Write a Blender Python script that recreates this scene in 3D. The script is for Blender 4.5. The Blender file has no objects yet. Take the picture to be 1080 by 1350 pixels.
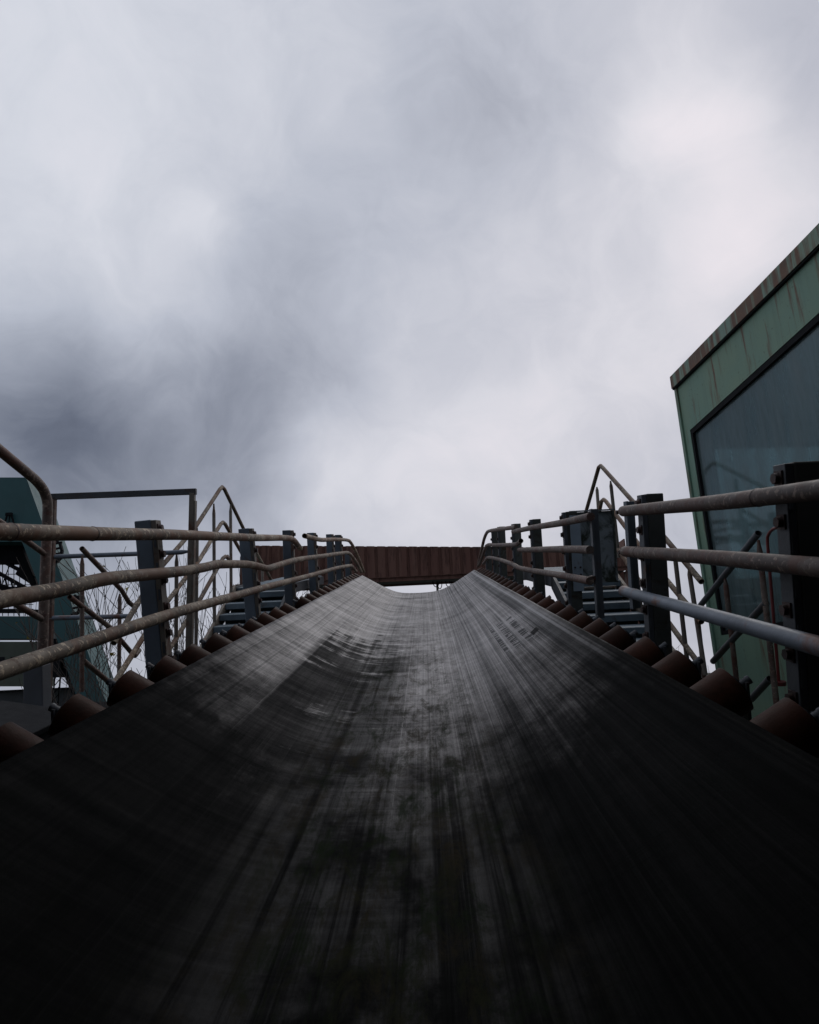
import bpy, bmesh, math, random
from mathutils import Vector, Matrix
random.seed(7)
R = math.radians
sc = bpy.context.scene
COL = sc.collection

# ------------------------------------------------------------------ camera
SLOPE = R(11.4)                                   # the conveyor climbs at 11.4 degrees
EX = Vector((1, 0, 0)); ES = Vector((0, math.cos(SLOPE), math.sin(SLOPE))); EN = Vector((0, -math.sin(SLOPE), math.cos(SLOPE)))
CAM = Vector((0, 0, 7.0))
F = 900.0
v = Vector((20 / F, -40.5 / F, -1)).normalized()
exc = Vector((1, .0488, 0)); exc = (exc - v * exc.dot(v)).normalized()
enc = exc.cross(v)
BW = Matrix((EX, ES, EN)).transposed(); BC = Matrix((exc, v, enc)).transposed()
ROT = BW @ BC.transposed()
cd = bpy.data.cameras.new('camera'); cam = bpy.data.objects.new('camera', cd); COL.objects.link(cam)
cd.sensor_fit = 'VERTICAL'; cd.sensor_height = 36; cd.lens = 24; cd.clip_start = .02; cd.clip_end = 3000
cam.matrix_world = Matrix.Translation(CAM) @ ROT.to_4x4()
sc.camera = cam

def ray(px, py):                                  # world direction seen at a point of the 1080x1350 photograph
    return (ROT @ Vector(((px - 540) / F, (675 - py) / F, -1))).normalized()
def B(x, s, n): return CAM + EX * x + ES * s + EN * n
def toB(p): q = p - CAM; return Vector((q.dot(EX), q.dot(ES), q.dot(EN)))
def bx_(px, py, X): d = ray(px, py); t = X / d.dot(EX); return (X, t * d.dot(ES), t * d.dot(EN))
def bs_(px, py, S): d = ray(px, py); t = S / d.dot(ES); return (t * d.dot(EX), S, t * d.dot(EN))

# ------------------------------------------------------------------ view
sc.view_settings.view_transform = 'Standard'; sc.view_settings.look = 'None'
sc.view_settings.gamma = 1; sc.view_settings.exposure = 0.0
sc.render.film_transparent = False
sc.cycles.max_bounces = 6; sc.cycles.use_denoising = True

# ------------------------------------------------------------------ world: overcast cloud deck over a Nishita sky
w = bpy.data.worlds.new('World'); sc.world = w; w.use_nodes = True
NT = w.node_tree; NT.nodes.clear()
def N(nt, t, **k):
    n = nt.nodes.new(t)
    for a, b in k.items():
        if a.startswith('i_'):
            key = a[2:]; n.inputs[int(key) if key.isdigit() else key].default_value = b
        else: setattr(n, a, b)
    return n
def mth(nt, op, a, b=None, c=None, clamp=False):
    n = N(nt, 'ShaderNodeMath', operation=op, use_clamp=clamp)
    for i, x in enumerate((a, b, c)):
        if x is None: continue
        if isinstance(x, (int, float)): n.inputs[i].default_value = x
        else: nt.links.new(x, n.inputs[i])
    return n.outputs[0]
SUN_EL, SUN_ROT = R(46), R(22)
geo = N(NT, 'ShaderNodeTexCoord').outputs['Generated']
sky = N(NT, 'ShaderNodeTexSky', sky_type='NISHITA', sun_disc=False, sun_elevation=SUN_EL, sun_rotation=SUN_ROT)
warp = N(NT, 'ShaderNodeTexNoise', i_Scale=4.0, i_Detail=5.0)
NT.links.new(geo, warp.inputs['Vector'])
sub = N(NT, 'ShaderNodeVectorMath', operation='SUBTRACT', i_1=(.5, .5, .5)); NT.links.new(warp.outputs['Color'], sub.inputs[0])
scl = N(NT, 'ShaderNodeVectorMath', operation='SCALE', i_Scale=.14); NT.links.new(sub.outputs[0], scl.inputs[0])
add = N(NT, 'ShaderNodeVectorMath', operation='ADD'); NT.links.new(geo, add.inputs[0]); NT.links.new(scl.outputs[0], add.inputs[1])
wv = add.outputs[0]
nn = N(NT, 'ShaderNodeVectorMath', operation='NORMALIZE'); NT.links.new(wv, nn.inputs[0]); wn = nn.outputs[0]
def blob(px, py, rad, amp):
    D = ray(px, py)
    d = N(NT, 'ShaderNodeVectorMath', operation='DOT_PRODUCT', i_1=tuple(D)); NT.links.new(wn, d.inputs[0])
    k = 1.0 / (R(rad) ** 2)
    e = mth(NT, 'EXPONENT', mth(NT, 'MULTIPLY', mth(NT, 'SUBTRACT', d.outputs['Value'], 1.0), 2 * k))
    return mth(NT, 'MULTIPLY', e, amp)
BLOBS = [(60, 850, 11, -.20), (1000, 800, 9, -.14), (800, 700, 4, -.06), (340, 700, 5, -.08), (250, 520, 8, -.04), (60, 610, 6, -.06), (480, 690, 3, -.03), (60, 60, 15, .10), (20, 500, 6, -.02), (1100, 560, 8, -.08), (760, 420, 7, -.04), (-60, 610, 10, -.24), (0, 480, 6, -.06), (110, 560, 7, -.10), (340, 400, 8, -.12), (450, 520, 7, -.13), (200, 610, 8, -.15), (330, 560, 6, -.12), (60, 590, 5, -.02), (620, 170, 6, -.06), (420, 330, 5, -.05),
         (280, 310, 3.2, .12), (230, 370, 5, .06), (930, 110, 5, .20), (860, 165, 2.6, .16), (960, 160, 3, .12), (1000, 290, 4.5, .18), (960, 260, 5, .08), (560, 620, 7, .17), (680, 560, 5, .10), (800, 500, 6, .12), (900, 420, 7, .08),
         (460, 640, 4, .10), (440, 600, 4, .06), (560, 110, 7, -.07), (760, 60, 7, -.08), (500, 230, 6, -.05), (1070, 20, 7, -.10), (640, 330, 6, .04), (420, 120, 5, .04), (760, 330, 6, .07), (640, 470, 5, -.06), (700, 690, 6, .02), (620, 200, 5, -.04), (100, 250, 6, .05)]
tot = None
for b in BLOBS:
    o = blob(*b); tot = o if tot is None else mth(NT, 'ADD', tot, o)
n1 = N(NT, 'ShaderNodeTexNoise', i_Scale=3.4, i_Detail=9.0, i_Roughness=.55, i_Distortion=.5); NT.links.new(wv, n1.inputs['Vector'])
n2 = N(NT, 'ShaderNodeTexNoise', i_Scale=9.0, i_Detail=9.0, i_Roughness=.6, i_Distortion=.8); NT.links.new(wv, n2.inputs['Vector'])
tot = mth(NT, 'ADD', tot, mth(NT, 'MULTIPLY_ADD', n1.outputs['Fac'], .28, -.14))
tot = mth(NT, 'ADD', tot, mth(NT, 'MULTIPLY_ADD', n2.outputs['Fac'], .22, -.11))
sep = N(NT, 'ShaderNodeSeparateXYZ'); NT.links.new(geo, sep.inputs[0])
back = mth(NT, 'MULTIPLY_ADD', sep.outputs['Y'], .5, .0, clamp=False)      # unseen sky dimmed behind the viewer, added to darken surfaces facing the viewer
back = mth(NT, 'MINIMUM', back, 0.0)
tot = mth(NT, 'ADD', tot, back)
tot = mth(NT, 'ADD', tot, .675)
cr = N(NT, 'ShaderNodeValToRGB'); NT.links.new(tot, cr.inputs[0])
e = cr.color_ramp.elements
def lin(c): return tuple(((x / 255) / 12.92 if x / 255 <= .04045 else ((x / 255 + .055) / 1.055) ** 2.4) for x in c) + (1,)
e[0].position = 0.0; e[0].color = lin((68, 73, 87))
e[1].position = 1.0; e[1].color = lin((236, 232, 236))
for p, c in ((.2, (106, 112, 126)), (.4, (148, 153, 165)), (.6, (187, 191, 201)), (.8, (216, 217, 223))):
    q = e.new(p); q.color = lin(c)
gain = N(NT, 'ShaderNodeVectorMath', operation='SCALE', i_Scale=10.0); NT.links.new(cr.outputs[0], gain.inputs[0])
mixw = N(NT, 'ShaderNodeMix', data_type='RGBA'); mixw.inputs[0].default_value = .98
NT.links.new(sky.outputs[0], mixw.inputs[6]); tint = N(NT, 'ShaderNodeMix', data_type='RGBA', blend_type='MULTIPLY'); tint.inputs[0].default_value = 1
sepx = N(NT, 'ShaderNodeSeparateXYZ'); NT.links.new(geo, sepx.inputs[0])
tf = mth(NT, 'ADD', mth(NT, 'MULTIPLY', sepx.outputs[0], -.8), mth(NT, 'MULTIPLY', sepx.outputs[2], .7), clamp=True)
tcx = N(NT, 'ShaderNodeMix', data_type='RGBA'); tcx.inputs[6].default_value = (1.01, .985, 1.0, 1); tcx.inputs[7].default_value = (.955, .99, 1.03, 1); NT.links.new(tf, tcx.inputs[0])
NT.links.new(gain.outputs[0], tint.inputs[6]); NT.links.new(tcx.outputs[2], tint.inputs[7]); NT.links.new(tint.outputs[2], mixw.inputs[7])
bg = N(NT, 'ShaderNodeBackground', i_Strength=.1); NT.links.new(mixw.outputs[2], bg.inputs[0])
wo = N(NT, 'ShaderNodeOutputWorld'); NT.links.new(bg.outputs[0], wo.inputs[0])

sl = bpy.data.lights.new('sun', 'SUN'); sl.energy = .5; sl.angle = R(25); sl.color = (1, .96, .92)
so = bpy.data.objects.new('sun', sl); COL.objects.link(so)
sd = Vector((math.sin(SUN_ROT) * math.cos(SUN_EL), math.cos(SUN_ROT) * math.cos(SUN_EL), math.sin(SUN_EL)))
so.rotation_euler = sd.to_track_quat('Z', 'Y').to_euler(); so.location = (0, 0, 40)

# ------------------------------------------------------------------ mesh helpers
class MB:
    def __init__(s): s.v = []; s.f = []; s.sm = []
    def add(s, vs, fs, smooth=False):
        o = len(s.v); s.v += [tuple(q) for q in vs]
        for f in fs: s.f.append([i + o for i in f]); s.sm.append(smooth)
        return s
    def box(s, c, d, M=None, bev=0):
        c = Vector(c); hx, hy, hz = d[0] / 2, d[1] / 2, d[2] / 2
        vs = [Vector((a * hx, b * hy, g * hz)) for a in (-1, 1) for b in (-1, 1) for g in (-1, 1)]
        if M: vs = [M @ q for q in vs]
        return s.add([q + c for q in vs], [(0, 1, 3, 2), (4, 6, 7, 5), (0, 4, 5, 1), (2, 3, 7, 6), (0, 2, 6, 4), (1, 5, 7, 3)])
    def bar(s, a, b, wx, wz, up=Vector((0, 0, 1))):     # rectangular bar from a to b
        a = Vector(a); b = Vector(b); d = (b - a); L = d.length; y = d.normalized()
        x = y.cross(up); x = x.normalized() if x.length > 1e-4 else Vector((1, 0, 0)); z = x.cross(y)
        return s.box((a + b) / 2, (wx, L, wz), Matrix((x, y, z)).transposed())
    def tube(s, pts, r, n=12, open0=False, open1=False, wob=0):
        pts = [Vector(p) for p in pts]; k = len(pts); rings = []
        rr = r if isinstance(r, (list, tuple)) else [r] * k
        t0 = (pts[1] - pts[0]).normalized(); u = t0.orthogonal().normalized()
        base = len(s.v)
        tang = []
        for i in range(k):
            a = pts[max(i - 1, 0)]; b = pts[min(i + 1, k - 1)]; tang.append((b - a).normalized())
        frames = []
        for i in range(k):
            t = tang[i]; u = (u - t * u.dot(t)).normalized(); ww = t.cross(u); frames.append((t, u.copy(), ww))
        def ring(p, fr, rad): return [p + fr[1] * math.cos(2 * math.pi * j / n) * rad + fr[2] * math.sin(2 * math.pi * j / n) * rad for j in range(n)]
        vs = []; 
        for i in range(k): vs += ring(pts[i], frames[i], rr[i] * (1 + random.uniform(-wob, wob)))
        fs = [(i * n + j, i * n + (j + 1) % n, (i + 1) * n + (j + 1) % n, (i + 1) * n + j) for i in range(k - 1) for j in range(n)]
        s.add(vs, fs, True)
        for end, op in ((0, open0), (1, open1)):
            i = 0 if end == 0 else k - 1; t, uu, ww = frames[i]; sg = -1 if end == 0 else 1
            if op:
                a = ring(pts[i], frames[i], rr[i]); b = ring(pts[i], frames[i], rr[i] * .84); c = ring(pts[i] - t * sg * .12, frames[i], rr[i] * .84)
                f = [(j, (j + 1) % n, n + (j + 1) % n, n + j) for j in range(n)] + [(n + j, n + (j + 1) % n, 2 * n + (j + 1) % n, 2 * n + j) for j in range(n)] + [tuple(range(2 * n, 3 * n))]
                s.add(a + b + c, f if end else [tuple(reversed(q)) for q in f])
            else:
                f = tuple(range(n)); s.add(ring(pts[i], frames[i], rr[i]), [f if end else tuple(reversed(f))])
        return s
    def prism(s, poly, ext):                            # poly: list of 3D points, ext: vector
        n = len(poly); poly = [Vector(p) for p in poly]; ext = Vector(ext)
        return s.add(poly + [p + ext for p in poly], [tuple(range(n)), tuple(reversed(range(n, 2 * n)))] + [(i, i + n, (i + 1) % n + n, (i + 1) % n) for i in range(n)])
def mesh(name, mb, mat, fix=True):
    me = bpy.data.meshes.new(name); me.from_pydata(mb.v, [], mb.f)
    for p, q in zip(me.polygons, mb.sm): p.use_smooth = q
    if fix:
        bm = bmesh.new(); bm.from_mesh(me); bmesh.ops.recalc_face_normals(bm, faces=bm.faces); bm.to_mesh(me); bm.free()
    me.materials.append(mat); return me
def part(name, mb, mat, parent=None, bevel=0, label=None):
    o = bpy.data.objects.new(name, mesh(name, mb, mat)); COL.objects.link(o)
    if parent: o.parent = parent
    if bevel:
        m = o.modifiers.new('bevel', 'BEVEL'); m.width = bevel; m.segments = 2; m.limit_method = 'ANGLE'
    if label: o['label'] = label
    return o
def thing(name, label, cat, loc=(0, 0, 0), rot=None, group=None):
    o = bpy.data.objects.new(name, None); COL.objects.link(o); o.empty_display_size = .2
    o.location = loc
    if rot is not None: o.rotation_euler = rot
    o['label'] = label; o['category'] = cat
    if group: o['group'] = group
    return o
def tag(o, label, cat, group=None):
    o['label'] = label; o['category'] = cat
    if group: o['group'] = group
    return o
def place(o, loc, rot=None):
    o.location = loc
    if rot is not None: o.rotation_euler = rot
    return o
BR = (SLOPE, 0, 0)                                      # rotation of everything that lies in the conveyor's frame
def dup(root, loc, label=None, rot=None):
    r = root.copy(); COL.objects.link(r); r.location = loc
    if rot is not None: r.rotation_euler = rot
    if label: r['label'] = label
    for ch in list(root.children):
        c = ch.copy(); COL.objects.link(c); c.parent = r
        for g in list(ch.children):
            d = g.copy(); COL.objects.link(d); d.parent = c
    return r
def smooth(pts, k=4):                                   # Catmull-Rom through the points
    P = [Vector(p) for p in pts]
    if len(P) < 3: return P
    out = []
    Q = [P[0] * 2 - P[1]] + P + [P[-1] * 2 - P[-2]]
    for i in range(1, len(Q) - 2):
        a, b, c, d = Q[i - 1:i + 3]
        for j in range(k):
            t = j / k
            q = .5 * ((2 * b) + (c - a) * t + (2 * a - 5 * b + 4 * c - d) * t * t + (3 * b - a - 3 * c + d) * t ** 3)
            out.append(q * .6 + (b * (1 - t) + c * t) * .4)
    return out + [P[-1]]
ORD = ['nearest', 'second', 'third', 'fourth', 'fifth', 'sixth', 'seventh', 'eighth', 'ninth', 'tenth', 'eleventh', 'twelfth', 'thirteenth', 'fourteenth',
       'fifteenth', 'sixteenth', 'seventeenth', 'eighteenth', 'nineteenth', 'twentieth', 'twenty-first', 'twenty-second', 'twenty-third', 'twenty-fourth',
       'twenty-fifth', 'twenty-sixth', 'twenty-seventh', 'twenty-eighth', 'twenty-ninth', 'thirtieth', 'thirty-first', 'thirty-second']

# ------------------------------------------------------------------ materials
def newmat(name):
    m = bpy.data.materials.new(name); m.use_nodes = True; nt = m.node_tree
    return m, nt, nt.nodes['Principled BSDF']
def coords(nt, scale=(1, 1, 1), out='Object'):
    tc = N(nt, 'ShaderNodeTexCoord'); mp = N(nt, 'ShaderNodeMapping'); mp.inputs['Scale'].default_value = scale
    oi = N(nt, 'ShaderNodeObjectInfo'); cx = N(nt, 'ShaderNodeCombineXYZ')
    for i, k in enumerate((31.0, 17.0, 23.0)): nt.links.new(mth(nt, 'MULTIPLY', oi.outputs['Random'], k), cx.inputs[i])
    nt.links.new(cx.outputs[0], mp.inputs['Location'])
    nt.links.new(tc.outputs[out], mp.inputs[0]); return mp.outputs[0]
def noise(nt, vec, scale, detail=5, rough=.55, dist=0):
    n = N(nt, 'ShaderNodeTexNoise', i_Scale=scale, i_Detail=detail, i_Roughness=rough, i_Distortion=dist); nt.links.new(vec, n.inputs['Vector']); return n.outputs['Fac']
def ramp(nt, fac, stops):
    r = N(nt, 'ShaderNodeValToRGB'); nt.links.new(fac, r.inputs[0]); el = r.color_ramp.elements
    while len(el) < len(stops): el.new(.5)
    for q, (p, c) in zip(el, stops):
        q.position = p; q.color = tuple(c) + (1,) if isinstance(c, (tuple, list)) else (c, c, c, 1)
    return r.outputs[0]
def mix(nt, fac, a, b):
    m = N(nt, 'ShaderNodeMix', data_type='RGBA')
    for i, x in ((0, fac), (6, a), (7, b)):
        if isinstance(x, (int, float)): m.inputs[i].default_value = x
        elif isinstance(x, (tuple, list)): m.inputs[i].default_value = tuple(x) + (1,)
        else: nt.links.new(x, m.inputs[i])
    return m.outputs[2]
def bump(nt, bs, h, st=.3, dist=.01):
    b = N(nt, 'ShaderNodeBump', i_Strength=st, i_Distance=dist); nt.links.new(h, b.inputs['Height']); nt.links.new(b.outputs[0], bs.inputs['Normal'])
def worn(name, base, base2, rust=(.11, .045, .02), lo=.55, hi=.68, rough=.6, metal=0.0, sc_=6, stretch=(1, 1, 1), patchy=None):
    m, nt, bs = newmat(name); c = coords(nt, stretch)
    col = mix(nt, ramp(nt, noise(nt, c, sc_ * .7, 6), [(.3, 0), (.7, 1)]), base, base2)
    if patchy: col = mix(nt, ramp(nt, noise(nt, c, 1.9, 7, .6, .4), [(.40, 1), (.58, 0)]), col, patchy)
    if patchy:
        col = mix(nt, ramp(nt, noise(nt, c, 38, 6, .7), [(.55, 0), (.60, .8)]), col, tuple(min(1, x * 1.7) for x in base))
        col = mix(nt, ramp(nt, noise(nt, c, 22, 7, .7, .4), [(.56, 0), (.61, .9)]), col, tuple(x * .7 for x in rust))
    r1 = noise(nt, c, sc_, 8, .65, .6)
    msk = ramp(nt, r1, [(lo, 0), (hi, 1)])
    rc = mix(nt, noise(nt, c, sc_ * 6, 4), tuple(x * .5 for x in rust), tuple(x * 1.5 for x in rust))
    hs_ = N(nt, 'ShaderNodeHueSaturation'); nt.links.new(mix(nt, msk, col, rc), hs_.inputs['Color'])
    nt.links.new(mth(nt, 'MULTIPLY_ADD', N(nt, 'ShaderNodeObjectInfo').outputs['Random'], .45, .78), hs_.inputs['Value'])
    nt.links.new(hs_.outputs[0], bs.inputs['Base Color'])
    nt.links.new(mth(nt, 'MULTIPLY_ADD', noise(nt, c, sc_ * 3, 4), .3, rough - .15), bs.inputs['Roughness'])
    bs.inputs['Metallic'].default_value = metal
    bump(nt, bs, noise(nt, c, sc_ * 12, 6, .7), .35, .004)
    return m
M = {}
M['rail'] = worn('weathered_galvanised_pipe', (.31, .25, .175), (.125, .10, .074), (.11, .052, .024), .46, .57, .7, 0, 4, patchy=(.056, .040, .026))
M['rail_blue'] = worn('bluish_galvanised_pipe', (.15, .175, .21), (.085, .10, .12), (.12, .05, .03), .56, .68, .5, .1, 5)
M['rail_brown'] = worn('brown_rusted_pipe', (.16, .12, .095), (.085, .065, .053), (.085, .035, .022), .48, .6, .65, 0, 5, patchy=(.06, .04, .032))
M['post'] = worn('blue_grey_steel', (.115, .145, .175), (.075, .09, .11), (.09, .05, .03), .60, .75, .6, 0, 6)
M['post_dark'] = worn('dark_olive_steel', (.11, .115, .105), (.07, .075, .07), (.055, .035, .022), .55, .7, .65, 0, 6)
M['strip'] = worn('beige_flange', (.18, .155, .125), (.12, .105, .085), (.10, .045, .025), .52, .66, .65, 0, 9)
M['bolt'] = worn('rusty_bolt', (.055, .032, .028), (.035, .02, .018), (.08, .03, .02), .5, .7, .6, .2, 20)
M['steel'] = worn('dark_steel', (.075, .083, .095), (.05, .054, .06), (.08, .04, .025), .58, .72, .6, 0, 5)
M['steel_bright'] = worn('zinc_steel', (.28, .29, .30), (.2, .21, .22), (.12, .06, .04), .6, .75, .4, .5, 12)
M['tread'] = worn('blue_grey_tread', (.15, .195, .225), (.09, .12, .14), (.09, .06, .04), .62, .75, .6, 0, 7)
M['roller'] = worn('brown_roller', (.046, .018, .010), (.022, .011, .007), (.06, .022, .014), .5, .7, .5, 0, 7)
M['black'] = worn('black_steel', (.02, .021, .024), (.012, .013, .014), (.03, .018, .012), .6, .8, .7, 0, 6)
M['teal'] = worn('teal_paint', (.030, .105, .108), (.024, .082, .085), (.06, .05, .03), .68, .76, .55, 0, .8)
M['olive'] = worn('olive_paint', (.06, .075, .055), (.045, .055, .04), (.07, .04, .025), .6, .75, .65, 0, 3)
M['red'] = worn('red_paint', (.16, .02, .02), (.1, .014, .014), (.06, .02, .015), .6, .75, .5, 0, 6)
M['panel'] = worn('lichened_plate', (.24, .27, .29), (.15, .17, .17), (.022, .028, .018), .46, .58, .7, 0, 5)
M['plate'] = worn('pale_plate', (.30, .36, .42), (.22, .27, .31), (.11, .08, .05), .62, .75, .55, 0, 6)
def clad():
    m, nt, bs = newmat('brown_cladding'); c = coords(nt, (1, 1, .25))
    col = mix(nt, noise(nt, c, 1.4, 5), (.13, .07, .056), (.19, .10, .078))
    col = mix(nt, ramp(nt, noise(nt, coords(nt, (2.2, 1, .05)), 1, 2), [(.42, 0), (.46, .35), (.58, .35), (.62, 0)]), col, (.22, .13, .10))
    col = mix(nt, ramp(nt, noise(nt, coords(nt, (9, 9, 1.2)), 1, 7, .7), [(.50, 0), (.66, .8)]), col, (.05, .028, .024))
    nt.links.new(col, bs.inputs['Base Color']); bs.inputs['Roughness'].default_value = .6; return m
M['clad'] = clad()
for k in ('roller', 'clad', 'black', 'post_dark'): M[k].node_tree.nodes['Principled BSDF'].inputs['Specular IOR Level'].default_value = .06
def cabin_mat(name, a, b, rustlo, vert=True, sc_=1.0):
    m, nt, bs = newmat(name); c = coords(nt)
    cs = coords(nt, (7, 7, .55))
    col = mix(nt, ramp(nt, noise(nt, c, 2.4, 6), [(.35, 0), (.65, 1)]), a, b)
    col = mix(nt, ramp(nt, noise(nt, coords(nt, (14, 14, 1.0)), 1.5, 4), [(.5, 0), (.8, .35)]), col, tuple(x * .55 for x in a))
    st = ramp(nt, noise(nt, cs, 1.9 * sc_, 5, .6), [(rustlo, 0), (rustlo + .12, 1)])
    col = mix(nt, st, col, mix(nt, noise(nt, c, 12, 5), (.05, .024, .014), (.19, .085, .032)))
    sp = ramp(nt, noise(nt, c, 30, 6, .7), [(.62, 0), (.7, .7)])
    col = mix(nt, sp, col, (.03, .028, .02))
    nt.links.new(col, bs.inputs['Base Color']); bs.inputs['Roughness'].default_value = .6
    bump(nt, bs, noise(nt, c, 50, 5), .2, .003); return m
M['cabin'] = cabin_mat('green_cabin_paint', (.155, .275, .205), (.18, .285, .195), .56)
M['fascia'] = cabin_mat('rust_streaked_fascia', (.17, .27, .215), (.20, .275, .19), .41, sc_=.9)
def glass_mat():
    m, nt, bs = newmat('dirty_glass'); nt.nodes.remove(bs); out = nt.nodes['Material Output']
    tr = N(nt, 'ShaderNodeBsdfTransparent'); tr.inputs[0].default_value = (.50, .66, .68, 1)
    gl = N(nt, 'ShaderNodeBsdfGlossy', i_Roughness=.06); gl.inputs[0].default_value = (.75, .85, .87, 1)
    df = N(nt, 'ShaderNodeBsdfDiffuse'); df.inputs[0].default_value = (.23, .29, .295, 1)
    tl = N(nt, 'ShaderNodeBsdfTranslucent'); tl.inputs[0].default_value = (.30, .40, .42, 1)
    fr = N(nt, 'ShaderNodeFresnel', i_IOR=1.5)
    dirt = ramp(nt, noise(nt, coords(nt, (5, 5, .8)), 2.2, 8, .65), [(.35, .38), (.7, .80)])
    a0 = N(nt, 'ShaderNodeMixShader', i_0=.5); nt.links.new(df.outputs[0], a0.inputs[1]); nt.links.new(tl.outputs[0], a0.inputs[2])
    a = N(nt, 'ShaderNodeMixShader'); nt.links.new(dirt, a.inputs[0]); nt.links.new(tr.outputs[0], a.inputs[1]); nt.links.new(a0.outputs[0], a.inputs[2])
    b = N(nt, 'ShaderNodeMixShader'); nt.links.new(mth(nt, 'MULTIPLY', fr.outputs[0], .8), b.inputs[0]); nt.links.new(a.outputs[0], b.inputs[1]); nt.links.new(gl.outputs[0], b.inputs[2])
    nt.links.new(b.outputs[0], out.inputs[0]); return m
M['glass'] = glass_mat()
def ground_mat():
    m, nt, bs = newmat('dark_ground'); c = coords(nt)
    col = mix(nt, noise(nt, c, .08, 8), (.022, .024, .018), (.05, .048, .036)); col = mix(nt, ramp(nt, noise(nt, c, 1.5, 8), [(.45, 0), (.7, 1)]), col, (.03, .04, .02))
    nt.links.new(col, bs.inputs['Base Color']); bs.inputs['Roughness'].default_value = .95; bump(nt, bs, noise(nt, c, 4, 8), .6, .1); return m
M['ground'] = ground_mat()
def bark():
    m, nt, bs = newmat('bark'); nt.links.new(mix(nt, noise(nt, coords(nt), 8), (.03, .024, .02), (.07, .058, .05)), bs.inputs['Base Color']); bs.inputs['Roughness'].default_value = .9; return m
M['bark'] = bark()
def leafm():
    m, nt, bs = newmat('yellow_leaf'); nt.links.new(mix(nt, noise(nt, coords(nt), 5), (.22, .20, .03), (.35, .24, .04)), bs.inputs['Base Color']); bs.inputs['Roughness'].default_value = .6; return m
M['leaf'] = leafm()

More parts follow.
